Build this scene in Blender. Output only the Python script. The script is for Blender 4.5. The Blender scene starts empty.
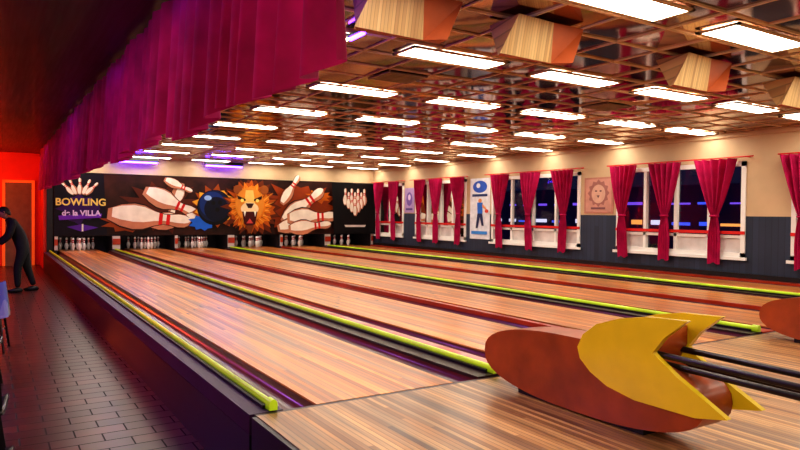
import bpy, bmesh, math, random
from mathutils import Vector, Matrix
random.seed(7)
SC=bpy.context.scene
COL=SC.collection
SC.view_settings.view_transform='Standard'
SC.view_settings.exposure=0.0
for lk in ('Medium High Contrast','Standard - Medium High Contrast','None'):
    try:
        SC.view_settings.look=lk; print('LOOK',lk); break
    except Exception as ex: pass

def lin(c):
    return tuple(((x/255)/12.92 if x/255<=0.04045 else (((x/255)+0.055)/1.055)**2.4) for x in c)

# ---------------------------------------------------------------- materials
def mat(name,rgb,rough=.5,metal=0,var=.15,scale=6,emit=0,ergb=None,coat=0,bump=0,transl=0,spec=.5):
    m=bpy.data.materials.new(name); m.use_nodes=True
    nt=m.node_tree; N=nt.nodes; L=nt.links
    b=N['Principled BSDF']; c=lin(rgb)
    tc=N.new('ShaderNodeTexCoord'); no=N.new('ShaderNodeTexNoise'); no.inputs['Scale'].default_value=scale; no.inputs['Detail'].default_value=5
    L.new(tc.outputs['Object'],no.inputs['Vector'])
    cr=N.new('ShaderNodeValToRGB')
    cr.color_ramp.elements[0].position=.3; cr.color_ramp.elements[1].position=.7
    cr.color_ramp.elements[0].color=tuple(x*(1-var) for x in c)+(1,)
    cr.color_ramp.elements[1].color=tuple(min(1,x*(1+var)) for x in c)+(1,)
    L.new(no.outputs['Fac'],cr.inputs['Fac']); L.new(cr.outputs['Color'],b.inputs['Base Color'])
    b.inputs['Roughness'].default_value=rough; b.inputs['Metallic'].default_value=metal
    b.inputs['Coat Weight'].default_value=coat; b.inputs['Coat Roughness'].default_value=.15
    b.inputs['Specular IOR Level'].default_value=spec
    if emit:
        b.inputs['Emission Color'].default_value=lin(ergb or rgb)+(1,); b.inputs['Emission Strength'].default_value=emit
    if bump:
        bp=N.new('ShaderNodeBump'); bp.inputs['Strength'].default_value=bump; bp.inputs['Distance'].default_value=.01
        L.new(no.outputs['Fac'],bp.inputs['Height']); L.new(bp.outputs['Normal'],b.inputs['Normal'])
    if transl:
        t=N.new('ShaderNodeBsdfTranslucent'); L.new(cr.outputs['Color'],t.inputs['Color'])
        mx=N.new('ShaderNodeMixShader'); mx.inputs[0].default_value=transl
        L.new(b.outputs[0],mx.inputs[1]); L.new(t.outputs[0],mx.inputs[2]); L.new(mx.outputs[0],N['Material Output'].inputs[0])
    return m

def math_n(N,L,op,a,b=None):
    n=N.new('ShaderNodeMath'); n.operation=op
    for i,v in enumerate((a,b)):
        if v is None: continue
        if isinstance(v,(int,float)): n.inputs[i].default_value=v
        else: L.new(v,n.inputs[i])
    return n.outputs[0]

def strips(name,cols,w,length,rough=.3,axis='X',seam=.06,coat=.3,wear=.5,seamdark=.35,detail_scale=(30,1.2),coatr=.1):
    """narrow boards running along the other horizontal axis"""
    m=bpy.data.materials.new(name); m.use_nodes=True
    nt=m.node_tree; N=nt.nodes; L=nt.links; b=N['Principled BSDF']
    tc=N.new('ShaderNodeTexCoord'); s=N.new('ShaderNodeSeparateXYZ'); L.new(tc.outputs['Object'],s.inputs[0])
    X,Y=(s.outputs[0],s.outputs[1]) if axis=='X' else (s.outputs[1],s.outputs[0]) if axis=='Y' else (s.outputs[1],s.outputs[2])
    xs=math_n(N,L,'DIVIDE',X,w); xi=math_n(N,L,'FLOOR',xs); xf=math_n(N,L,'FRACT',xs)
    wn=N.new('ShaderNodeTexWhiteNoise'); wn.noise_dimensions='1D'; L.new(xi,wn.inputs['W'])
    ys=math_n(N,L,'ADD',math_n(N,L,'DIVIDE',Y,length),math_n(N,L,'MULTIPLY',wn.outputs['Value'],7.3))
    yi=math_n(N,L,'FLOOR',ys)
    cb=N.new('ShaderNodeCombineXYZ'); L.new(xi,cb.inputs[0]); L.new(yi,cb.inputs[1])
    wn2=N.new('ShaderNodeTexWhiteNoise'); wn2.noise_dimensions='2D'; L.new(cb.outputs[0],wn2.inputs['Vector'])
    cr=N.new('ShaderNodeValToRGB'); e=cr.color_ramp.elements
    while len(e)<len(cols): e.new(.5)
    for i,c in enumerate(cols):
        e[i].position=i/(len(cols)-1); e[i].color=lin(c)+(1,)
    L.new(wn2.outputs['Value'],cr.inputs['Fac'])
    mp=N.new('ShaderNodeMapping')
    mp.inputs['Scale'].default_value={'X':(detail_scale[0],detail_scale[1],1),'Y':(detail_scale[1],detail_scale[0],1)}.get(axis,(1,detail_scale[0],detail_scale[1]))
    L.new(tc.outputs['Object'],mp.inputs[0])
    no=N.new('ShaderNodeTexNoise'); no.inputs['Scale'].default_value=1; no.inputs['Detail'].default_value=4; L.new(mp.outputs[0],no.inputs['Vector'])
    wr=N.new('ShaderNodeMapRange'); wr.inputs['From Min'].default_value=.3; wr.inputs['From Max'].default_value=.7
    wr.inputs['To Min'].default_value=1-wear; wr.inputs['To Max'].default_value=1+wear*.6
    L.new(no.outputs['Fac'],wr.inputs['Value'])
    sm=math_n(N,L,'LESS_THAN',xf,seam)
    sf=math_n(N,L,'SUBTRACT',1.0,math_n(N,L,'MULTIPLY',sm,seamdark))
    f=math_n(N,L,'MULTIPLY',wr.outputs[0],sf)
    vm=N.new('ShaderNodeVectorMath'); vm.operation='SCALE'; L.new(cr.outputs['Color'],vm.inputs[0]); L.new(f,vm.inputs['Scale'])
    L.new(vm.outputs[0],b.inputs['Base Color'])
    rr=N.new('ShaderNodeMapRange'); rr.inputs['To Min'].default_value=rough*.7; rr.inputs['To Max'].default_value=rough*1.5
    L.new(no.outputs['Fac'],rr.inputs['Value']); L.new(rr.outputs[0],b.inputs['Roughness'])
    b.inputs['Coat Weight'].default_value=coat; b.inputs['Coat Roughness'].default_value=coatr
    return m

def bricks(name,c1,c2,cm,bw,rh,rough):
    m=bpy.data.materials.new(name); m.use_nodes=True
    nt=m.node_tree; N=nt.nodes; L=nt.links; b=N['Principled BSDF']
    tc=N.new('ShaderNodeTexCoord')
    br=N.new('ShaderNodeTexBrick'); L.new(tc.outputs['Object'],br.inputs['Vector'])
    br.inputs['Color1'].default_value=lin(c1)+(1,); br.inputs['Color2'].default_value=lin(c2)+(1,); br.inputs['Mortar'].default_value=lin(cm)+(1,)
    br.inputs['Scale'].default_value=1; br.inputs['Brick Width'].default_value=bw; br.inputs['Row Height'].default_value=rh
    br.inputs['Mortar Size'].default_value=.006; br.inputs['Mortar Smooth'].default_value=.1
    no=N.new('ShaderNodeTexNoise'); no.inputs['Scale'].default_value=1.6; no.inputs['Detail'].default_value=6; L.new(tc.outputs['Object'],no.inputs['Vector'])
    wr=N.new('ShaderNodeMapRange'); wr.inputs['From Min'].default_value=.3; wr.inputs['From Max'].default_value=.7
    wr.inputs['To Min'].default_value=.4; wr.inputs['To Max'].default_value=1.3; L.new(no.outputs['Fac'],wr.inputs['Value'])
    vm=N.new('ShaderNodeVectorMath'); vm.operation='SCALE'; L.new(br.outputs['Color'],vm.inputs[0]); L.new(wr.outputs[0],vm.inputs['Scale'])
    L.new(vm.outputs[0],b.inputs['Base Color'])
    bp=N.new('ShaderNodeBump'); bp.invert=True; bp.inputs['Strength'].default_value=.3; bp.inputs['Distance'].default_value=.003
    L.new(br.outputs['Fac'],bp.inputs['Height']); L.new(bp.outputs['Normal'],b.inputs['Normal'])
    rr=N.new('ShaderNodeMapRange'); rr.inputs['To Min'].default_value=rough; rr.inputs['To Max'].default_value=.8
    L.new(br.outputs['Fac'],rr.inputs['Value']); L.new(rr.outputs[0],b.inputs['Roughness'])
    return m

def emis(name,rgb,st):
    m=bpy.data.materials.new(name); m.use_nodes=True
    N=m.node_tree.nodes; b=N['Principled BSDF']; b.inputs['Base Color'].default_value=lin(rgb)+(1,)
    b.inputs['Emission Color'].default_value=lin(rgb)+(1,); b.inputs['Emission Strength'].default_value=st
    return m

# ---------------------------------------------------------------- mesh builder
class MB:
    def __init__(s,name,mats,parent=None,smooth=False):
        s.name=name; s.mats=mats; s.v=[]; s.f=[]; s.m=[]; s.sm=[]; s.parent=parent; s.smooth=smooth
    def add(s,vs,fs,mi=0,sm=None):
        o=len(s.v); s.v+= [tuple(p) for p in vs]
        for f in fs:
            s.f.append([o+i for i in f]); s.m.append(mi); s.sm.append(s.smooth if sm is None else sm)
    def box(s,x0,x1,y0,y1,z0,z1,mi=0):
        vs=[(x,y,z) for z in (z0,z1) for y in (y0,y1) for x in (x0,x1)]
        s.add(vs,[(0,2,3,1),(4,5,7,6),(0,1,5,4),(2,6,7,3),(0,4,6,2),(1,3,7,5)],mi,False)
    def prism(s,prof,axis,a0,a1,mi=0,cap=None):
        n=len(prof)
        def P(p,a):
            return (a,p[0],p[1]) if axis=='X' else ((p[0],a,p[1]) if axis=='Y' else (p[0],p[1],a))
        vs=[P(p,a0) for p in prof]+[P(p,a1) for p in prof]
        fs=[(i,(i+1)%n,n+(i+1)%n,n+i) for i in range(n)]
        s.add(vs,fs,mi)
        s.add(vs,[tuple(range(n)),tuple(range(2*n-1,n-1,-1))],mi if cap is None else cap,False)
    def tube(s,pts,r,mi=0,n=10,caps=True):
        pts=[Vector(p) for p in pts]; rings=[]
        for i,p in enumerate(pts):
            d=(pts[min(i+1,len(pts)-1)]-pts[max(i-1,0)]).normalized()
            up=Vector((0,0,1)) if abs(d.z)<.9 else Vector((1,0,0))
            a=d.cross(up).normalized(); b=d.cross(a).normalized()
            rr=r[i] if isinstance(r,(list,tuple)) else r
            rings.append([p+(a*math.cos(t)+b*math.sin(t))*rr for t in [2*math.pi*k/n for k in range(n)]])
        vs=[q for R in rings for q in R]; fs=[]
        for i in range(len(pts)-1):
            for k in range(n): fs.append((i*n+k,i*n+(k+1)%n,(i+1)*n+(k+1)%n,(i+1)*n+k))
        s.add(vs,fs,mi,True)
        if caps: s.add(vs,[tuple(range(n)),tuple(range(len(vs)-n,len(vs)))],mi,False)
    def lathe(s,prof,c,n=14,mi=0,mfun=None):
        vs=[]
        for (r,z) in prof:
            for k in range(n):
                t=2*math.pi*k/n; vs.append((c[0]+r*math.cos(t),c[1]+r*math.sin(t),c[2]+z))
        o=len(s.v); s.v+=vs
        for i in range(len(prof)-1):
            for k in range(n):
                s.f.append([o+i*n+k,o+i*n+(k+1)%n,o+(i+1)*n+(k+1)%n,o+(i+1)*n+k]); s.m.append(mfun(i) if mfun else mi); s.sm.append(True)
    def grid(s,fn,nu,nv,mi=0,sm=True):
        vs=[fn(i/nu,j/nv) for j in range(nv+1) for i in range(nu+1)]
        fs=[(j*(nu+1)+i,j*(nu+1)+i+1,(j+1)*(nu+1)+i+1,(j+1)*(nu+1)+i) for j in range(nv) for i in range(nu)]
        s.add(vs,fs,mi,sm)
    def build(s,loc=(0,0,0),bevel=0):
        me=bpy.data.meshes.new(s.name); me.from_pydata(s.v,[],s.f)
        for m in s.mats: me.materials.append(m)
        for p,mi,sm in zip(me.polygons,s.m,s.sm): p.material_index=mi; p.use_smooth=sm
        me.update()
        o=bpy.data.objects.new(s.name,me); COL.objects.link(o); o.location=loc
        bm=bmesh.new(); bm.from_mesh(me); bmesh.ops.recalc_face_normals(bm,faces=bm.faces); bm.to_mesh(me); bm.free()
        if s.parent: o.parent=s.parent
        if bevel:
            b=o.modifiers.new('bevel','BEVEL'); b.width=bevel; b.segments=2; b.limit_method='ANGLE'
        return o
def empty(name,loc=(0,0,0)):
    e=bpy.data.objects.new(name,None); COL.objects.link(e); e.location=loc; e.empty_display_size=.2; return e

# ---------------------------------------------------------------- palette
M_lane=strips('lane_maple',[(152,78,26),(206,124,52),(228,150,74),(178,96,36)],.04,3.2,rough=.34,coat=.35,wear=.6,seam=.12,seamdark=.5,detail_scale=(14,.45),coatr=.22)
M_appr=strips('approach_oak',[(112,70,40),(182,130,78),(208,158,102),(136,88,50)],.035,2.0,rough=.36,coat=.2,wear=.5,seam=.14,seamdark=.6,detail_scale=(14,.8),coatr=.2)
M_tile=bricks('aisle_brick_tile',(90,42,40),(60,28,32),(18,8,12),.36,.18,.3)
M_gut=mat('gutter_redbrown',(84,18,24),.3,var=.3,scale=3,coat=.3)
M_cap=mat('divider_red',(172,48,20),.3,var=.25,scale=2,coat=.4)
M_capdk=mat('divider_dark',(46,18,24),.4,var=.3,scale=3)
M_lime=mat('lime_rail_paint_glow',(190,218,40),.35,var=.3,scale=2.5,coat=.3,emit=.16,ergb=(180,225,20))  # lime paint with emission added so the rails glow; they are no lamps
M_black=mat('black_paint',(18,16,20),.4,var=.2)
M_fascia=mat('fascia_dark',(15,10,20),.4,var=.3,scale=2,coat=.1)
M_kerb=mat('kerb_purple',(54,20,58),.5,var=.25,scale=3)
M_beige=mat('wall_beige',(206,178,142),.7,var=.07,scale=2)
M_wains=strips('wainscot_slate',[(36,46,66),(48,60,84),(42,52,74)],.12,9,rough=.5,axis='W',seam=.1,coat=0,wear=.15,detail_scale=(3,1))
M_red=mat('wall_red',(206,50,25),.6,var=.12,scale=2)
M_white=mat('frame_white',(244,242,238),.45,var=.03)
M_frost=mat('frosted_panel',(216,208,206),.6,var=.2,scale=3)
M_redrail=mat('red_rail_paint',(215,35,30),.4,var=.1)
M_panel=[mat('ceiling_panel_%d'%i,c,.08,var=.25,scale=4,coat=.2,metal=.95) for i,c in enumerate([(160,116,96),(104,70,60),(214,176,150),(128,88,78)])]
M_tbar=mat('ceiling_tbar',(230,204,172),.35,var=.1)
M_ceilwood=strips('ceiling_dark_wood',[(44,22,20),(58,30,26),(36,18,18)],.14,3,rough=.4,seam=.1,coat=.1,wear=.4)
M_fluo=emis('fluorescent_diffuser',(255,247,228),15)
M_fluoframe=mat('fixture_frame',(200,180,150),.4,var=.05)
M_drape=mat('magenta_velvet',(186,24,88),.75,var=.2,scale=5,transl=.12,spec=.2)
M_val=mat('valance_velvet',(164,14,80),.7,var=.25,scale=4,transl=.34,spec=.2)
M_rust=mat('return_rust_shell',(160,70,26),.38,var=.25,scale=5,coat=.2)
M_yel=mat('return_yellow_fin',(234,200,34),.3,var=.08,scale=4,coat=.4)
M_steel=mat('rack_steel',(70,66,68),.3,metal=.9,var=.1)
M_pin=mat('pin_white',(235,232,225),.3,var=.04,coat=.4)
M_pinred=mat('pin_stripe_red',(190,30,34),.35,var=.05)
M_pit=mat('pit_dark',(40,34,40),.6,var=.3)
M_violet=emis('violet_led',(100,50,255),22)

# ---------------------------------------------------------------- room numbers (metres)
XW=12.3; YM=21.5; ZC=3.36; ZL=.5; YF=3.73; XP=1.33
RET=[3.25,6.80,10.35]
LANES=[RET[0]-.98,RET[0]+.98,RET[1]-.98,RET[1]+.98,RET[2]-.98,RET[2]+.98]

f=MB('floor',[M_tile]); f.box(-3,XW,-3.5,23.2,-.12,0); f.build()
a=MB('bowling_approach',[M_appr,M_fascia,M_capdk])
a.box(XP,XW-.01,-3.4,YF-.04,.0,ZL); a.box(XP-.03,XP,-3.4,YF-.04,.0,ZL-.005,1); a.box(XP,XW-.01,YF-.04,YF-.002,.0,ZL-.002,2); a.build()
lb=MB('lane_bed',[M_capdk,M_fascia])
lb.box(XP,XW-.01,YF,21.49,.0,.379); lb.box(XP-.03,XP,YF,21.45,0,.379,1); lb.build()
le=MB('lane_edge_kerb',[M_kerb]); le.box(XP-.03,1.512,YF,21.38,.381,ZL); le.build()
def lane(cx):
    e=empty('bowling_lane',(0,0,0))
    m=MB('maple_surface',[M_lane,M_black],parent=e)
    m.box(cx-.535,cx+.535,YF,22.75,.382,ZL)
    for k in range(-3,4):
        x=cx+k*.15; y=YF+4.6-abs(k)*.28
        m.add([(x-.02,y,ZL+.0008),(x+.02,y,ZL+.0008),(x,y+.14,ZL+.0008)],[(0,1,2)],1)
    m.build()
    for sg,nm in ((-1,'gutter_l'),(1,'gutter_r')):
        g=MB(nm,[M_gut],parent=e,smooth=True)
        x0=cx+sg*.536; x1=cx+sg*.753
        xa,xb=min(x0,x1),max(x0,x1)
        def fn(u,v,xa=xa,xb=xb):
            t=math.pi*u
            return (xa+(xb-xa)*(0.5-.5*math.cos(t)),YF+v*(21.38-YF),ZL-.012-.085*math.sin(t))
        g.grid(fn,10,8); g.build()
for c in LANES: lane(c)
for r in RET:
    d=MB('lane_divider',[M_cap,M_capdk])
    d.box(r-.223,r-.0,YF,21.38,.381,ZL+.011,1); d.box(r-.0,r+.223,YF,21.38,.381,ZL+.011,0); d.build()
for m_ in (5.025,8.575):
    d=MB('lane_divider',[M_cap]); d.box(m_-.038,m_+.038,YF,21.38,.381,ZL+.035,0); d.build()
d=MB('lane_divider',[M_cap]); d.box(12.088,XW-.04,YF,21.38,.381,ZL+.03,0); d.build()
def rail(x,z,w=.018):
    m=MB('lime_guide_rail',[M_lime,M_black],smooth=True)
    prof=[(x+w*math.cos(t),z+.026*math.sin(t)) for t in [math.pi*k/10 for k in range(11)]]+[(x-w,z-.012),(x+w,z-.012)]
    m.prism(prof,'Y',YF+.06,21.3,0)
    w2=w+.008
    prof2=[(x+w2*math.cos(t),z+.036*math.sin(t)) for t in [math.pi*k/10 for k in range(11)]]+[(x-w2,z-.03),(x+w2,z-.03)]
    m.prism(prof2,'Y',YF,YF+.07,0)
    m.box(x-.045,x+.045,YF+.07,21.3,z-.032,z-.012,1)
    return m.build()
rail(1.45,ZL+.034)
for r in RET: rail(r-.05,ZL+.046)

# ---------------------------------------------------------------- walls
wb=MB('wall_back',[M_beige,M_pit,M_red])
wb.box(1.30,XW+.2,23.2,23.4,0,ZC+.1,1)
wb.box(-3,1.30,23.2,23.4,0,ZC+.1,2)
wb.build()
wb=MB('wall_header',[M_beige]); wb.box(1.55,XW-.01,YM+.01,YM+.10,2.84,ZC+.05,0); wb.build()
dv=MB('wall_divider',[M_black,M_red]); dv.box(1.38,1.54,YM,23.2,0,ZC,0); dv.box(1.30,1.38,YM+.05,23.2,0,ZC,1); dv.build()
M_frameor=mat('door_frame_orange',(240,120,40),.5,emit=.25)  # orange frame with a faint glow put into the material
M_door=mat('door_brown',(116,112,90),.5,var=.15)
dr=MB('door_1',[M_frameor,M_door,M_steel])
dr.box(.30,.38,23.12,23.19,0,2.62); dr.box(1.08,1.16,23.12,23.19,0,2.62); dr.box(.30,1.16,23.12,23.19,2.54,2.62)
dr.box(.38,1.08,23.15,23.19,0,2.54,1); dr.box(.46,1.0,23.135,23.15,.2,1.0,1); dr.box(.46,1.0,23.135,23.15,1.2,2.3,1); dr.tube([(.45,23.1,1.02),(.55,23.1,1.02)],.015,2); dr.build()
wl=MB('wall_left',[M_red]); wl.box(-3.2,-3,-3.5,23.4,0,ZC+.1); wl.build()
wf=MB('wall_front',[M_beige]); wf.box(-3.2,XW+.2,-3.7,-3.5,0,ZC+.1); wf.build()

WINS=[(19.35,21.3),(15.8,18.6),(11.25,14.6),(7.1,10.15),(2.6,6.25),(-2.2,1.4)]
ZS,ZT=.92,2.78
wr=MB('wall_right',[M_beige,M_wains])
T0,T1=XW,XW+.2
wr.box(T0,T1,-3.5,23.2,0,ZS,1)
wr.box(T0,T1,-3.5,23.2,ZT,ZC+.1,0)
ys=[-3.5]+[v for w in sorted(WINS) for v in w]+[23.2]
for i in range(0,len(ys),2):
    wr.box(T0,T1,ys[i],ys[i+1],ZS,1.72,1); wr.box(T0,T1,ys[i],ys[i+1],1.72,ZT,0)
wr.build()
bt=MB('trim_1',[M_black]); bt.box(XW-.03,XW,-3.4,YF,ZL,ZL+.09); bt.box(XW-.03,XW,YF,YM,ZL+.03,ZL+.12); bt.build()
ct=MB('trim_2',[M_beige]); ct.box(XW-.05,XW,-3.4,YM,ZC-.1,ZC-.01); ct.build()

def glassmat():
    m=bpy.data.materials.new('window_glass'); m.use_nodes=True; N=m.node_tree.nodes; L=m.node_tree.links
    t=N.new('ShaderNodeBsdfTransparent'); gl=N.new('ShaderNodeBsdfGlossy'); gl.inputs['Roughness'].default_value=.03
    fr=N.new('ShaderNodeFresnel'); fr.inputs['IOR'].default_value=1.5; mx=N.new('ShaderNodeMixShader')
    L.new(fr.outputs[0],mx.inputs[0]); L.new(t.outputs[0],mx.inputs[1]); L.new(gl.outputs[0],mx.inputs[2]); L.new(mx.outputs[0],N['Material Output'].inputs[0])
    return m
M_glass=glassmat()
for n,(y0,y1) in enumerate(WINS):
    w=MB('window_%d'%(n+1),[M_white,M_glass,M_frost,M_redrail])
    X0,X1=XW+.0-.03,XW+.10
    w.box(X0,X1,y0,y0+.09,ZS,ZT); w.box(X0,X1,y1-.09,y1,ZS,ZT); w.box(X0,X1,y0,y1,ZS,ZS+.09); w.box(X0,X1,y0,y1,ZT-.09,ZT)
    w.box(X0-.05,X0,y0-.05,y1+.05,ZS-.05,ZS+.01)
    k=max(2,round((y1-y0)/.78))
    for i in range(1,k):
        y=y0+(y1-y0)*i/k; w.box(X0+.02,X1-.02,y-.035,y+.035,ZS,ZT)
    w.box(X0+.02,X1-.02,y0,y1,1.29,1.35)
    w.add([(XW+.06,y0,ZS),(XW+.06,y1,ZS),(XW+.06,y1,ZT),(XW+.06,y0,ZT)],[(0,1,2,3)],1)
    for i in range(k):
        if (i+n)%4!=1:
            ya=y0+(y1-y0)*i/k+.03; yb=y0+(y1-y0)*(i+1)/k-.03
            w.box(XW+.03,XW+.04,ya,yb,ZS+.06,1.31,2)
    w.box(XW-.045,XW-.02,y0,y1,1.37,1.43,3)
    w.build()
def drape(y,wt=.85,wm=.12,wb_=.27,zt=2.84,zb=.78,zm=1.72,seed=0):
    m=MB('tied_window_curtain',[M_drape],smooth=True); rnd=random.Random(seed); ph=rnd.random()*6; sh=rnd.uniform(-.06,.06)
    def fn(u,v):
        z=zt+(zb-zt)*v; vm=(zt-zm)/(zt-zb)
        if v<vm:
            s=v/vm; w=wm+(wt-wm)*(1-s)**.85 if s<.999 else wm
        else:
            s=(v-vm)/(1-vm); w=wm+(wb_-wm)*(math.sin(min(1,s*1.6)*math.pi/2))
        k=w/wt
        x=XW-.13-(.035+.05*k)*math.sin(u*2*math.pi*5+ph+v*.8)*(.6+.4*math.sin(v*3+1))
        return (x,y+sh*math.sin(v*math.pi)+(u-.5)*w,z+.02*math.sin(u*9+ph)*(v>.95))
    m.grid(fn,60,36)
    m.tube([(XW-.13+.06*math.cos(t),y+sh*.9+.08*math.sin(t),zm) for t in [2*math.pi*k/12 for k in range(13)]],.02,0,8)
    return m.build()
for i,(y,wt) in enumerate([(20.95,.6),(19.85,.6),(18.2,.62),(17.25,.62),(16.1,.62),(14.15,.7),(12.95,.7),(11.75,.7),(9.86,.7),(8.82,.76),(7.68,.9),(6.0,.8),(4.4,.8),(3.0,.8)]):
    drape(y,seed=i,wt=wt)
for n,(y0,y1) in enumerate(WINS[:5]):
    r=MB('curtain_rod',[M_redrail],smooth=True); r.tube([(XW-.13,y0-.2 if n else y0-.1,2.86),(XW-.13,min(y1+.2,YM-.05),2.86)],.014)
    for y in (y0-.05,min(y1+.05,YM-.1)): r.tube([(XW,y,2.86),(XW-.13,y,2.86)],.012)
    r.build()

def poster(name,y0,y1,z0,z1,bg,shapes):
    mats=[M_white,mat(name+'_paper',bg,.6,var=.12,scale=9)]+[mat(name+'_ink%d'%i,c,.6,var=.1) for i,(c,_) in enumerate(shapes)]
    p=MB(name,mats); p.box(XW-.02,XW-.004,y0,y1,z0,z1,1)
    for i,(c,poly) in enumerate(shapes):
        p.add([(XW-.022-.002*i,y1-(y1-y0)*a,z0+(z1-z0)*b) for a,b in poly],[tuple(range(len(poly)))],2+i)
    return p.build()
def ell(cx,cy,rx,ry,n=20): return [(cx+rx*math.cos(2*math.pi*k/n),cy+ry*math.sin(2*math.pi*k/n)) for k in range(n)]
def star(cx,cy,r0,r1,n,ry=1): return [(cx+(r1 if k%2 else r0)*math.cos(math.pi*k/n),cy+ry*(r1 if k%2 else r0)*math.sin(math.pi*k/n)) for k in range(2*n)]
poster('lion_poster',10.25,11.12,1.76,2.62,(190,130,112),[((206,150,134),[(.06,.05),(.94,.05),(.94,.95),(.06,.95)]),((164,108,100),star(.5,.56,.38,.31,12)),((214,170,150),ell(.5,.54,.24,.26)),((110,76,80),ell(.42,.62,.04,.025)),((110,76,80),ell(.58,.62,.04,.025)),((110,76,80),[(.45,.5),(.55,.5),(.5,.42)]),((130,84,90),[(.25,.12),(.75,.12),(.75,.17),(.25,.17)])])
poster('lilac_poster',18.68,19.28,1.75,2.6,(176,150,200),[((120,90,170),ell(.5,.55,.32,.28)),((220,200,230),ell(.5,.62,.14,.12)),((90,70,140),[(.15,.1),(.85,.1),(.85,.18),(.15,.18)])])
poster('bowler_banner',14.68,15.6,.98,2.78,(228,230,238),[((40,90,200),ell(.5,.86,.36,.1)),((228,236,252),ell(.42,.88,.1,.04)),((28,50,110),[(.12,.70),(.88,.70),(.88,.74),(.12,.74)]),
 ((226,150,100),ell(.52,.63,.09,.035)),((40,110,210),[(.38,.60),(.66,.60),(.64,.42),(.40,.42)]),((226,150,100),[(.64,.58),(.86,.50),(.84,.47),(.63,.53)]),((28,40,90),[(.40,.42),(.64,.42),(.72,.22),(.62,.22),(.52,.36),(.42,.18),(.32,.18)]),((210,60,40),ell(.86,.46,.09,.03)),
 ((60,140,220),[(.1,.08),(.9,.08),(.9,.13),(.1,.13)])])

# ---------------------------------------------------------------- outside
bl=MB('neighbour_building',[mat('night_facade',(26,28,64),.7,emit=.03,ergb=(40,50,150),var=.6,scale=.6),emis('shop_window_blue',(70,100,255),.9),emis('shop_window_white',(215,215,245),1.0),emis('sign_violet',(130,90,245),.9),emis('sodium_light',(255,170,90),1.0)])  # facade wall itself emits faint blue to tint the window views
bl.box(24,28,-10,60,-.1,3.0)
rb=random.Random(3)
for i in range(60):
    y=-8+i*1.15; h=rb.uniform(.06,.2)
    bl.box(23.93,24,y,y+rb.uniform(.3,1.0),1.35,1.35+h,rb.choice([1,1,2,4])); bl.box(23.93,24,y,y+rb.uniform(.3,1.1),2.2,2.2+h*.6,rb.choice([2,3,1,3]))
bl.build()
gr=MB('street_ground',[mat('asphalt',(34,34,48),.6,var=.3)]); gr.box(XW+.3,60,-20,70,-.2,-.1); gr.build()

# ---------------------------------------------------------------- ceiling
c=MB('ceiling',[M_ceilwood]); c.box(-3.2,XW+.2,-3.7,23.4,ZC+.10,ZC+.2); c.build()
PX,PY=.6167,.55
FX=[2.3+1.85*i for i in range(6)]; FY=[5.6+2.2*i for i in range(-4,8)]
x_edge=FX[0]-1.5*PX
fix=[(x,y) for x in FX for y in FY if x<11.9 and -3<y<YM-.3]
cp=MB('ceiling_panels',M_panel); tb=MB('ceiling_grid_bars',[M_tbar])
nx=int((XW-x_edge)/PX)+1
y_start=FY[0]-PY/2-PY*1
ny=int((YM-y_start)/PY)
for i in range(nx):
    for j in range(ny):
        x0=x_edge+i*PX; x1=min(x0+PX,XW-.01); y0=y_start+j*PY; y1=y0+PY
        if y0<-3.4: continue
        cx,cy=(x0+x1)/2,(y0+y1)/2
        hx,hy=(x1-x0)/2,(y1-y0)/2
        tx,ty=random.gauss(0,.008),random.gauss(0,.008)
        bow=random.uniform(-.002,.011)
        def pf(u,v):
            x=cx+(2*u-1)*hx; y=cy+(2*v-1)*hy
            return (x,y,ZC+.012+(x-cx)*tx+(y-cy)*ty-bow*math.sin(u*math.pi)*math.sin(v*math.pi))
        cp.grid(pf,4,4,random.choice([0,0,1,1,2,3]))
cp.build()
for i in range(nx+1):
    x=min(x_edge+i*PX,XW-.03); tb.box(x-.010,x+.010,-3.4,YM-.01,ZC-.003,ZC+.02)
for j in range(ny+1):
    y=y_start+j*PY
    if y>-3.4: tb.box(x_edge,XW-.01,y-.010,y+.010,ZC-.004,ZC+.018)
tb.build()
fl=MB('fluorescent_ceiling_lights',[M_fluo,M_fluoframe])
for x,y in fix:
    hw=.17
    fl.add([(x-.59,y-hw,ZC-.012),(x+.59,y-hw,ZC-.012),(x+.59,y+hw,ZC-.012),(x-.59,y+hw,ZC-.012)],[(0,1,2,3)],0)
    for a in ((x-.62,x-.585,y-hw-.035,y+hw+.035),(x+.585,x+.62,y-hw-.035,y+hw+.035),(x-.62,x+.62,y-hw-.035,y-hw+.005),(x-.62,x+.62,y+hw-.005,y+hw+.035)):
        fl.box(a[0],a[1],a[2],a[3],ZC-.016,ZC+.002,1)
fl.build()
M_vent=mat('vent_grille',(150,132,112),.5)
for (x,y) in ((4.15,6.7),(7.85,6.7),(4.15,13.3)):
    v=MB('ceiling_vent',[M_vent,M_black]); v.box(x-.27,x+.27,y-.24,y+.24,ZC-.015,ZC-.007,1)
    for k in range(7): yy=y-.21+k*.07; v.box(x-.26,x+.26,yy-.012,yy+.018,ZC-.03,ZC-.014,0)
    for a in (-.27,.25): v.box(x+a,x+a+.02,y-.25,y+.25,ZC-.032,ZC-.007)
    v.build()
M_baf=strips('baffle_bamboo',[(206,164,106),(226,190,132),(186,142,92)],.03,3,rough=.45,seam=.15,coat=.1,wear=.15)
M_baf2=mat('baffle_orange',(176,84,40),.45,var=.15)
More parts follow.
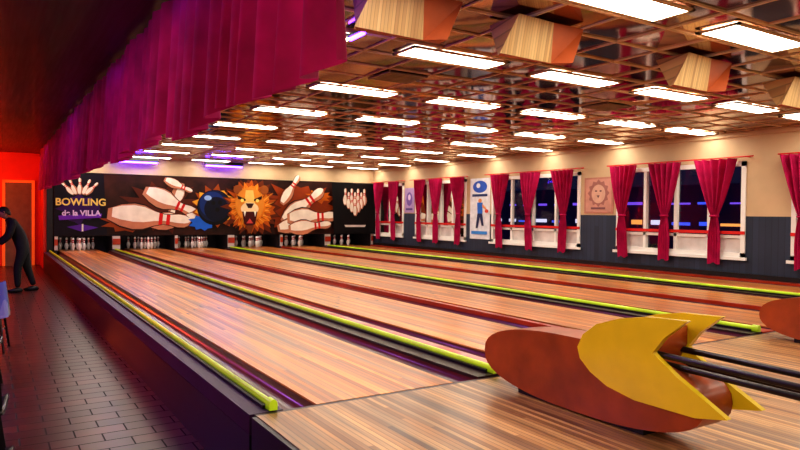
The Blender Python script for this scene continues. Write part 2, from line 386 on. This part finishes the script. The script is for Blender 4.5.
for ox in (2.62,3.95,6.2,8.2,10.3):
    b=MB('ceiling_baffle',[M_baf,M_baf2,M_black])
    B=[(ox-.46,4.07),(ox+.14,4.10),(ox+.28,3.98),(ox+.30,4.12),(ox-.40,4.16)]
    T=[(ox-.32,4.0),(ox+.10,4.03),(ox+.46,4.03),(ox+.44,4.40),(ox-.30,4.40)]
    zb_,zt_=3.01,ZC-.025
    vs=[(x,y,zb_) for x,y in B]+[(x,y,zt_) for x,y in T]
    b.add(vs,[(0,1,6,5)],0); b.add(vs,[(1,2,7,6),(2,3,8,7)],1); b.add(vs,[(3,4,9,8),(4,0,5,9)],0); b.add(vs,[(0,1,2,3,4),(5,6,7,8,9)],1)
    b.build()

# valance
M=MB('pleated_valance_curtain',[M_val],smooth=True)
Y0,Y1=2.5,21.4
def vf(u,v):
    y=Y0+u*(Y1-Y0)
    ph=2*math.pi*y/.27+1.6*math.sin(y*1.7)
    amp=.02+.065*v
    sec=(y-Y0)/1.55; sag=.09*abs(math.sin(math.pi*sec))
    zb_=2.36-sag+.025*math.sin(ph)+.03*math.sin(y*2.3)
    return (1.22+amp*math.sin(ph)+.02*math.sin(y*5.1),y+.03*v*math.sin(ph*.5),ZC+.05+(zb_-ZC-.05)*v)
M.grid(vf,1500,8)
M.build()
tk=MB('curtain_track',[M_black]); tk.box(1.315,1.36,2.4,21.45,ZC-.04,ZC+.09); tk.build()
for y in (2.7,4.2,7.5,12,18.2):
    l=MB('violet_led_batten',[M_violet,M_black]); l.tube([(1.50,y,ZC-.08),(1.50,y+1.2,ZC-.08)],.025); l.box(1.47,1.53,y-.03,y+1.23,ZC-.055,ZC-.02,1); l.build()
l=MB('violet_led_batten',[M_violet,M_black]); l.tube([(2.80,5.1,ZC-.06),(2.80,5.35,ZC-.06)],.02); l.box(2.77,2.83,5.07,5.38,ZC-.045,ZC-.02,1); l.build()  # short tube added to stand in for violet glow reflected on the ceiling
for x in (3.2,5.9):
    l=MB('violet_led_batten',[M_violet,M_black]); l.tube([(x,YM-.25,ZC-.16),(x+1.2,YM-.25,ZC-.16)],.03); l.box(x-.03,x+1.23,YM-.29,YM-.21,ZC-.13,ZC-.02,1); l.build()

# ---------------------------------------------------------------- mural
mu=empty('bowling_mural',(0,0,0))
INK={}
def ink(rgb):
    if rgb not in INK: INK[rgb]=mat('mural_ink_%d_%d_%d'%rgb,rgb,.5,var=.1,scale=4,spec=.25)
    return INK[rgb]
M_mbg=mat('mural_backdrop',(52,22,16),.5,var=.85,scale=1.6,spec=.25)
class Art:
    def __init__(s): s.mb=MB('mural_panel',[M_mbg],parent=mu); s.lay=0
    def poly(s,pts,rgb):
        s.lay+=1; m=ink(rgb)
        if m not in s.mb.mats: s.mb.mats.append(m)
        y=YM-.004-.0012*s.lay
        s.mb.add([(p[0],y,p[1]) for p in pts],[tuple(range(len(pts)))],s.mb.mats.index(m))
A=Art()
A.mb.box(1.56,XW-.02,YM,YM+.05,.95,2.82,0)
PP=[(0,.065),(.05,.085),(.15,.13),(.3,.158),(.42,.145),(.55,.09),(.66,.062),(.74,.066),(.84,.084),(.92,.078),(.97,.05),(1,.0)]
def pw(s):
    for a,b in zip(PP,PP[1:]):
        if a[0]<=s<=b[0]: return a[1]+(b[1]-a[1])*(s-a[0])/(b[0]-a[0])
def pin2d(bx,bz,L,ang,fat=1.0,outline=True):
    ca,sa=math.cos(ang),math.sin(ang)
    def T(s,w): return (bx+ca*s*L-sa*w*L*fat,bz+sa*s*L+ca*w*L*fat)
    def body(k,off=0): 
        return [T(s,w*k+off) for s,w in PP]+[T(s,-w*k+off) for s,w in reversed(PP[:-1])]
    if outline: A.poly(body(1.12),(50,20,16))
    A.poly(body(1.0),(196,130,100))
    A.poly([T(s,w*.8+.012) for s,w in PP[1:]]+[T(s,-w*.5+.012) for s,w in reversed(PP[1:-1])],(246,234,220))
    for a,b in ((.60,.645),(.69,.735)):
        A.poly([T(a,pw(a)),T(b,pw(b)),T(b,-pw(b)),T(a,-pw(a))],(210,26,28))
def blob(cx,cz,r0,r1,n,rgb,seed=0,sx=1,sz=1):
    rn=random.Random(seed); pts=[]
    for k in range(2*n):
        r=(r1 if k%2 else r0)*rn.uniform(.86,1.14); t=math.pi*k/n; pts.append((cx+sx*r*math.cos(t),max(.96,min(2.81,cz+sz*r*math.sin(t)))))
    A.poly(pts,rgb)
A.poly([(1.57,.96),(3.0,.96),(2.9,2.81),(1.57,2.81)],(18,10,26))
blob(2.25,1.75,.62,.5,12,(60,22,96),1,1,.7)
for k,an in enumerate((-.75,-.4,0,.4,.75)):
    pin2d(2.25+math.sin(an)*.22,2.18,.5,math.pi/2-an,1,False)
A.poly([(1.68,1.55),(2.85,1.62),(2.82,1.50),(1.7,1.42)],(120,50,200))
A.poly([(1.9,1.22),(2.3,1.08),(2.75,1.2),(2.3,1.3)],(90,40,160))
blob(4.6,1.8,1.2,.8,14,(90,34,20),2,1.2,.7); blob(9.3,1.9,1.3,.9,14,(150,58,16),3,1.2,.7)
blob(3.6,1.35,.7,.45,9,(150,68,24),8,1.2,.5); blob(10.0,2.3,.5,.3,9,(220,112,24),18,1.2,.5)
pin2d(5.2,2.62,1.15,-1.9,1.1); pin2d(4.05,2.35,1.8,-.42,1.1)
pin2d(4.2,1.32,1.6,.16,1.1); pin2d(3.0,1.62,2.5,-.10,1.0); pin2d(4.65,2.72,.95,-.4,1.0)
blob(6.25,1.85,.84,.60,13,(150,70,18),4,1,.85); blob(6.25,1.85,.69,.57,11,(236,170,50),5,1,.85)
blob(5.85,1.35,.42,.28,9,(30,100,210),12,1.1,.7)
circ=lambda cx,cz,r,n=40,s=1:[(cx+r*math.cos(2*math.pi*k/n),cz+s*r*math.sin(2*math.pi*k/n)) for k in range(n)]
A.poly(circ(6.25,1.85,.58),(4,6,16)); A.poly(circ(6.22,1.9,.51),(12,24,64)); A.poly(circ(6.17,1.95,.42),(20,48,112)); A.poly(circ(6.3,1.8,.40),(6,12,36))
A.poly(circ(6.02,2.16,.12,20,.7),(150,190,240))
for px,pz in ((6.2,2.0),(6.42,2.02),(6.33,1.78)): A.poly(circ(px,pz,.07,16),(4,4,8))
def LP(pts,rgb,k=1.2,c=(7.45,1.86)): A.poly([(c[0]+(x-c[0])*k,max(.96,min(2.81,c[1]+(z-c[1])*k))) for x,z in pts],rgb)
blob(7.5,1.88,1.12,.84,22,(100,38,8),6,.88,.95); blob(7.5,1.9,.98,.76,24,(186,86,14),7,.9,.95); blob(7.48,1.92,.84,.68,20,(232,134,28),9,.9,.95)
for k in range(34):
    t=2*math.pi*k/34+.1; r0,r1=.50,random.Random(k).uniform(.72,.92)
    A.poly([(7.48+r0*math.cos(t-.03),1.9+.95*r0*math.sin(t-.03)),(7.48+r0*math.cos(t+.03),1.9+.95*r0*math.sin(t+.03)),(7.48+r1*math.cos(t+.12),1.9+.95*r1*math.sin(t+.12))],(140,62,14) if k%2 else (252,190,80))
LP(circ(7.08,2.36,.13,14),(150,80,30)); LP(circ(7.84,2.37,.13,14),(150,80,30))
LP(circ(7.42,1.95,.42,24,1.15),(224,142,46)); LP([(7.3,2.35),(7.52,2.35),(7.58,1.95),(7.26,1.95)],(250,204,110))
LP([(7.05,2.2),(7.3,2.1),(7.3,2.04),(7.08,2.1)],(50,22,12)); LP([(7.54,2.1),(7.78,2.2),(7.76,2.1),(7.54,2.04)],(50,22,12))
LP(circ(7.2,2.06,.05,10),(250,230,120)); LP(circ(7.64,2.06,.05,10),(250,230,120))
LP(circ(7.42,1.83,.26,20,.7),(244,216,170)); LP([(7.3,1.98),(7.54,1.98),(7.47,1.85),(7.37,1.85)],(60,24,20))
LP([(7.2,1.75),(7.64,1.75),(7.58,1.4),(7.42,1.32),(7.26,1.4)],(70,10,12)); LP([(7.32,1.42),(7.52,1.42),(7.42,1.56)],(200,70,70))
for tx in (7.24,7.54): LP([(tx,1.76),(tx+.07,1.76),(tx+.035,1.6)],(250,246,230))
LP([(7.3,1.36),(7.54,1.36),(7.46,1.14),(7.38,1.14)],(120,60,24))
pin2d(8.6,1.35,1.95,.66,1.15); pin2d(8.55,2.0,1.2,1.0,1.0); pin2d(8.4,1.15,1.7,.22,1.0); pin2d(8.75,1.5,1.9,.05,1.15); pin2d(8.8,1.14,1.65,.1,1.0)
A.poly([(10.55,.96),(XW-.03,.96),(XW-.03,2.81),(10.45,2.81)],(12,10,14))
for row,nn in enumerate((4,3,2,1)):
    for k in range(nn): pin2d(11.4+(k-(nn-1)/2)*.26,2.0-.13*row,.62,math.pi/2,1.1,False)
A.poly([(10.95,1.28),(11.85,1.28),(11.8,1.2),(11.0,1.2)],(214,206,200))
A.mb.build()
def text(s,x,z,size,rgb,par,name,y=YM-.16,emit=0):
    cu=bpy.data.curves.new(name,'FONT'); cu.body=s; cu.size=size; cu.align_x='CENTER'; cu.extrude=.002; cu.offset=.008
    o=bpy.data.objects.new(name,cu); COL.objects.link(o); o.location=(x,y,z); o.rotation_euler=(math.pi/2,0,0)
    cu.materials.append(mat(name+'_ink',rgb,.5,emit=emit)); o.parent=par; return o
YT=YM-.004-.0012*(A.lay+2)
text('BOWLING',2.26,1.86,.29,(250,214,110),mu,'lettering_title',YT)
text('de la VILLA',2.27,1.56,.22,(225,200,240),mu,'lettering_subtitle',YT)
text('1',2.3,1.1,.3,(240,236,230),mu,'lettering_number',YT)

# pits
M_kick=mat('kickback_white',(200,192,186),.5,var=.12)
for x in (1.62,3.25,5.025,6.8,8.575,10.35,12.2):
    kb=MB('pit_kickback_panel',[M_kick,M_cap,M_pit])
    w=.07 if x not in RET else .2
    kb.box(x-w/2,x+w/2,21.46,22.85,ZL+.036,.94,2 ); kb.box(x-w/2-.01,x+w/2+.01,21.42,21.46,ZL+.04,.94,0)
    kb.box(x-w/2-.01,x+w/2+.01,21.40,21.42,ZL+.18,.86,1)
    kb.box(x-w/2,x+w/2,21.5,22.85,0,ZL+.036,2)
    kb.build()
pb=MB('pit_cushion',[M_pit]); pb.box(1.7,12.1,22.9,22.98,0,1.3); pb.build()
pl=MB('pit_lights',[emis('pit_tube',(255,225,220),12)])
for cx in LANES: pl.tube([(cx-.45,21.62,.99),(cx+.45,21.62,.99)],.018)
pl.build()
PR=[(0.026,0),(.030,.004),(.036,.03),(.05,.075),(.0605,.115),(.058,.15),(.045,.19),(.029,.225),(.0235,.25),(.024,.275),(.030,.31),(.0325,.337),(.029,.362),(.016,.378),(0,.381)]
for cx in LANES:
    p=MB('bowling_pin_set',[M_pin,M_pinred])
    for row in range(4):
        for k in range(row+1):
            p.lathe(PR,(cx+(k-row/2)*.305,21.72+row*.264,ZL+.001),12,0,mfun=lambda i:1 if i in (7,9) else 0)
    p.build()

# ---------------------------------------------------------------- ball returns
def ball_return(cx):
    e=empty('ball_return',(cx,0,ZL))
    prof=[]
    for k in range(40):
        t=2*math.pi*k/40; c_,s_=math.cos(t),math.sin(t)
        y=2.78+.85*(abs(c_)**.85)*(1 if c_>0 else -1); z=.235+.225*(abs(s_)**.8)*(1 if s_>0 else -1)
        prof.append((y,z))
    b=MB('shell',[M_rust],parent=e,smooth=True); b.prism(prof,'X',-.125,.125,0); b.build(bevel=.012)
    bs=MB('base_plinth',[M_black],parent=e); bs.box(-.10,.10,2.3,3.3,0,.05); bs.build()
    ctrl=[(2.72,.42),(2.68,.50),(2.58,.575),(2.42,.63),(2.24,.665),(2.0,.675),(2.13,.57),(2.20,.48),(2.06,.385),(1.78,.235),(1.95,.20),(2.31,.20),(2.5,.235),(2.62,.29),(2.70,.355)]
    for sx,nm in ((-1,'fin_a'),(1,'fin_b')):
        fm=MB(nm,[M_yel],parent=e); x=sx*.15
        fm.prism(ctrl,'X',x-.018,x+.018,0); fm.build(bevel=.006)
    hd=MB('hood',[M_rust],parent=e,smooth=True)
    top=[(2.66,.42),(2.6,.5),(2.45,.57),(2.2,.6),(2.2,.5),(2.3,.3),(2.6,.3)]
    hd.prism(top,'X',-.132,.132,0); hd.build()
    tr=MB('ball_track',[M_steel,M_black],parent=e,smooth=True)
    for x,z in ((-.115,.47),(.115,.47),(-.055,.41),(.055,.41)):
        tr.tube([(x,2.35,z),(x,1.2,z-.02),(x,.25,z-.02)],.017,0)
    for y in (1.2,.3):
        tr.box(-.13,.13,y-.02,y+.02,.33,.37,1); tr.tube([(0,y,0),(0,y,.34)],.03,1); tr.box(-.12,.12,y-.1,y+.1,0,.02,1)
        for x in (-.115,.115): tr.tube([(x,y,.35),(x,y,.45)],.012,1)
    tr.tube([(-.115,.25,.45),(-.1,.16,.47),(0,.13,.48),(.1,.16,.47),(.115,.25,.45)],.017,0)
    tr.build()
for r in RET: ball_return(r-.12)

# ---------------------------------------------------------------- chairs in the aisle
M_chair=mat('chair_black_shell',(26,20,26),.35,var=.2)
M_stripe=strips('striped_cloth',[(30,60,150),(225,228,235),(40,80,170),(235,235,240)],.05,50,rough=.8,axis='Y',seam=0,coat=0,wear=.1)
def chair(x,y,rot=0):
    e=empty('waiting_chair',(x,y,0)); e.rotation_euler=(0,0,rot)
    s=MB('seat',[M_chair],parent=e,smooth=True)
    def top(u,v):
        return ((u-.5)*.46,(v-.5)*.44,.44-.03*math.sin(math.pi*u)+(.03*(2*v-1)**2))
    s.grid(top,12,12); o=s.build(); so=o.modifiers.new('s','SOLIDIFY'); so.thickness=.025
    b=MB('backrest',[M_chair],parent=e,smooth=True)
    def bf(u,v):
        w=.46-.08*v**3; return ((u-.5)*w,-.22-.10*v+.05*(2*u-1)**2,.45+v*.38)
    b.grid(bf,12,10); o=b.build(); so=o.modifiers.new('s','SOLIDIFY'); so.thickness=.022
    l=MB('legs',[M_steel],parent=e,smooth=True)
    for sx in (-1,1):
        l.tube([(sx*.17,.15,.42),(sx*.22,.21,0)],.013); l.tube([(sx*.17,-.16,.42),(sx*.22,-.24,0)],.013)
        l.tube([(sx*.18,.17,.25),(sx*.18,-.18,.25)],.009)
    l.build(); return e
for y in (3.75,4.9,7.3): chair(-.15,y,-.1)
ch=chair(-.05,9.3,-.15)
j=MB('hanging_jacket',[M_stripe],parent=ch,smooth=True)
def jf(u,v):
    s=(v-.5)*2; z=.86-.42*abs(s)**1.2+.01*math.sin(u*20)
    return ((u-.5)*(.5+.08*abs(s)),-.30-.07*s+(.012*math.sin(u*25)),z)
j.grid(jf,24,20); j.build()

# ---------------------------------------------------------------- person (leaning forward, facing the seats)
P=empty('person',(.53,15.7,0)); P.scale=(1.04,1.04,1.04)
M_coat=mat('black_jacket',(20,18,24),.8,var=.25,scale=12)
M_skin=mat('skin',(190,130,100),.5,var=.06)
M_hair=mat('dark_hair',(24,16,14),.6,var=.3,scale=30)
M_shoe=mat('black_shoe',(16,14,16),.4)
def skin(name,verts,edges,radii,m,root=0,sub=2):
    me=bpy.data.meshes.new(name); me.from_pydata(verts,edges,[]); me.update(); me.materials.append(m)
    o=bpy.data.objects.new(name,me); COL.objects.link(o); o.parent=P
    md=o.modifiers.new('skin','SKIN'); md.use_smooth_shade=True
    for i,r in enumerate(radii):
        sv=me.skin_vertices[0].data[i]; sv.radius=r if isinstance(r,tuple) else (r,r); sv.use_root=(i==root)
    s=o.modifiers.new('sub','SUBSURF'); s.levels=sub; s.render_levels=sub
    return o
bv=[(.05,0,.93),(.0,0,1.08),(-.10,0,1.27),(-.19,0,1.42),(-.235,0,1.48),
    (-.14,-.19,1.38),(-.20,-.25,1.12),(-.36,-.22,.96),
    (-.14,.19,1.38),(-.22,.25,1.12),(-.40,.18,.98),
    (.04,-.10,.84),(-.06,-.11,.48),(-.05,-.11,.09),
    (.06,.10,.84),(.12,.11,.48),(.24,.11,.10)]
be=[(0,1),(1,2),(2,3),(3,4),(2,5),(5,6),(6,7),(2,8),(8,9),(9,10),(0,11),(11,12),(12,13),(0,14),(14,15),(15,16)]
br=[(.17,.14),(.16,.14),(.18,.15),(.09,.09),(.055,.055),(.085,.085),(.062,.062),(.042,.042),(.085,.085),(.062,.062),(.042,.042),(.115,.115),(.08,.08),(.055,.055),(.115,.115),(.08,.08),(.055,.055)]
skin('clothed_body',bv,be,br,M_coat)
for nm,w,sgn in (('hand_a',(-.36,-.22,.96),1),('hand_b',(-.40,.18,.98),-1)):
    wx,wy,wz=w; V=[(wx,wy,wz),(wx-.05,wy,wz-.03),(wx-.09,wy,wz-.045)]; E=[(0,1),(1,2)]; R=[.026,.03,.028]
    for k,(off,ln) in enumerate(((-.033,.030),(-.011,.036),(.011,.034),(.033,.026))):
        b0=len(V); V+=[(wx-.105,wy+off,wz-.052),(wx-.105-ln,wy+off*1.1,wz-.075),(wx-.105-ln*1.5,wy+off*1.1,wz-.105)]
        E+=[(2,b0),(b0,b0+1),(b0+1,b0+2)]; R+=[.0095,.009,.008]
    b0=len(V); V+=[(wx-.05,wy+sgn*.04,wz-.04),(wx-.08,wy+sgn*.055,wz-.065)]; E+=[(1,b0),(b0,b0+1)]; R+=[.011,.009]
    skin(nm,V,E,R,M_skin,0,1)
def head():
    bm=bmesh.new(); bmesh.ops.create_icosphere(bm,subdivisions=4,radius=1)
    for v in bm.verts:
        x,y,z=v.co
        jaw=1-.28*max(0,-z)**1.2
        X=x*.098*(1 if z>-.2 else jaw); Yy=y*.076*jaw; Z=z*.122
        fr=max(0,-x)
        nose=math.exp(-((y*.076)**2)/.00018-((Z+.008)**2)/.0005)*fr; X-=.026*nose
        brow=math.exp(-((Z-.028)**2)/.0002)*fr; X-=.004*brow
        for ey in (-.03,.03):
            X+=.008*math.exp(-((y*.076-ey)**2)/.00015-((Z-.012)**2)/.00012)*fr
        X-=.005*math.exp(-((y*.076)**2)/.0006-((Z+.05)**2)/.00008)*fr
        X-=.008*math.exp(-((y*.076)**2)/.0008-((Z+.095)**2)/.0006)*fr
        v.co=(X,Yy,Z)
    me=bpy.data.meshes.new('head'); bm.to_mesh(me); bm.free(); me.materials.append(M_skin)
    for p in me.polygons: p.use_smooth=True
    o=bpy.data.objects.new('head',me); COL.objects.link(o); o.parent=P; o.location=(-.285,0,1.575); o.rotation_euler=(0,-.35,0)
    h=MB('hair',[M_hair],parent=o,smooth=True)
    def hf(u,v):
        t=2*math.pi*u
        back=.5+.5*math.cos(t)
        ph=v*math.pi*(.30+.42*back)
        r=1.08+.03*math.sin(t*9)
        return (.101*r*math.sin(ph)*math.cos(t)+.006,.079*r*math.sin(ph)*math.sin(t),.126*1.05*math.cos(ph))
    h.grid(hf,40,16); ho=h.build(); so=ho.modifiers.new('s','SOLIDIFY'); so.thickness=.012
    q=MB('face_details',[M_hair,M_white,mat('lips',(150,70,66),.5),M_skin],parent=o,smooth=True)
    for sy in (-.03,.03):
        q.lathe([(0,-.008),(.007,-.004),(.009,0),(.007,.004),(0,.008)],(-.082,sy,.012),10,1)
        q.lathe([(0,-.004),(.004,0),(0,.004)],(-.0895,sy,.012),8,0)
        q.tube([(-.09,sy-.014,.03),(-.094,sy,.034),(-.09,sy+.014,.03)],.003,0,6)
        s=1 if sy>0 else -1
        q.tube([(.0,s*.074,.03),(.014,s*.083,.022),(.014,s*.084,-.005),(.002,s*.078,-.03)],[.007,.009,.008,.006],3,8)
    q.tube([(-.092,-.02,-.05),(-.099,0,-.048),(-.092,.02,-.05)],.004,2,6); q.build()
head()
for (x,y) in ((-.05,-.11),(.24,.11)):
    s=MB('shoe',[M_shoe],parent=P,smooth=True)
    def sf(u,v,x=x,y=y):
        t=2*math.pi*u
        w=.048*(1-.15*math.sin(v*3)); k=math.sin(min(1,v*1.02)*math.pi)**.45 if 0<v<1 else 0.02
        px=x+.09-v*.28; hh=.055 if v<.45 else .055*(1-.5*(v-.45)/.55)
        return (px,y+w*k*math.cos(t),max(0.0,.045*1+hh*math.sin(t)*k-.0) if math.sin(t)>0 else .045-.045*min(1,abs(math.sin(t))*1.6)*k**.3)
    s.grid(sf,16,14); s.build()

# ---------------------------------------------------------------- lights
def area(name,loc,rot,size,col,en,sizey=None):
    l=bpy.data.lights.new(name,'AREA'); l.energy=en; l.color=col; l.size=size
    if sizey: l.shape='RECTANGLE'; l.size_y=sizey
    o=bpy.data.objects.new(name,l); COL.objects.link(o); o.location=loc; o.rotation_euler=rot; return o
def point(name,loc,col,en,r=.12):
    l=bpy.data.lights.new(name,'POINT'); l.energy=en; l.color=col; l.shadow_soft_size=r
    o=bpy.data.objects.new(name,l); COL.objects.link(o); o.location=loc; return o
point('red_lamp',(-.7,21.3,2.7),(1,.13,.03),200)
point('red_lamp',(-.8,18.6,3.0),(1,.10,.05),60)
area('violet_aisle_fill',(-1.6,6.5,3.2),(0,math.radians(-38),0),.5,(.38,.20,1),65)  # added out-of-view violet fill, tints aisle floor and platform side
area('violet_aisle_fill',(-1.6,12.5,3.2),(0,math.radians(-38),0),.5,(.5,.2,1),60)  # same added violet fill, further down the aisle
area('warm_aisle_fill',(-.9,1.0,2.3),(0,math.radians(-62),math.radians(20)),.5,(1,.88,.66),42)  # added out-of-view warm fill, brightens the ball return's aisle-facing sides
area('warm_aisle_fill',(-.9,5.5,3.3),(0,math.radians(-4),0),.4,(1,.7,.6),30)  # unseen warm fill added above the aisle floor

w=bpy.data.worlds.new('night'); SC.world=w; w.use_nodes=True
w.node_tree.nodes['Background'].inputs[0].default_value=(.02,.025,.08,1); w.node_tree.nodes['Background'].inputs[1].default_value=.35

# ---------------------------------------------------------------- camera
cam=bpy.data.cameras.new('camera'); co=bpy.data.objects.new('camera',cam); COL.objects.link(co)
cam.sensor_width=36; cam.lens=653/800*36; cam.clip_start=.05; cam.clip_end=200
yaw=math.radians(32.1); pitch=math.radians(.97); roll=.010
co.matrix_world=Matrix.Translation((0,0,1.7))@Matrix.Rotation(-yaw,4,'Z')@Matrix.Rotation(math.pi/2-pitch,4,'X')@Matrix.Rotation(roll,4,'Z')
SC.camera=co
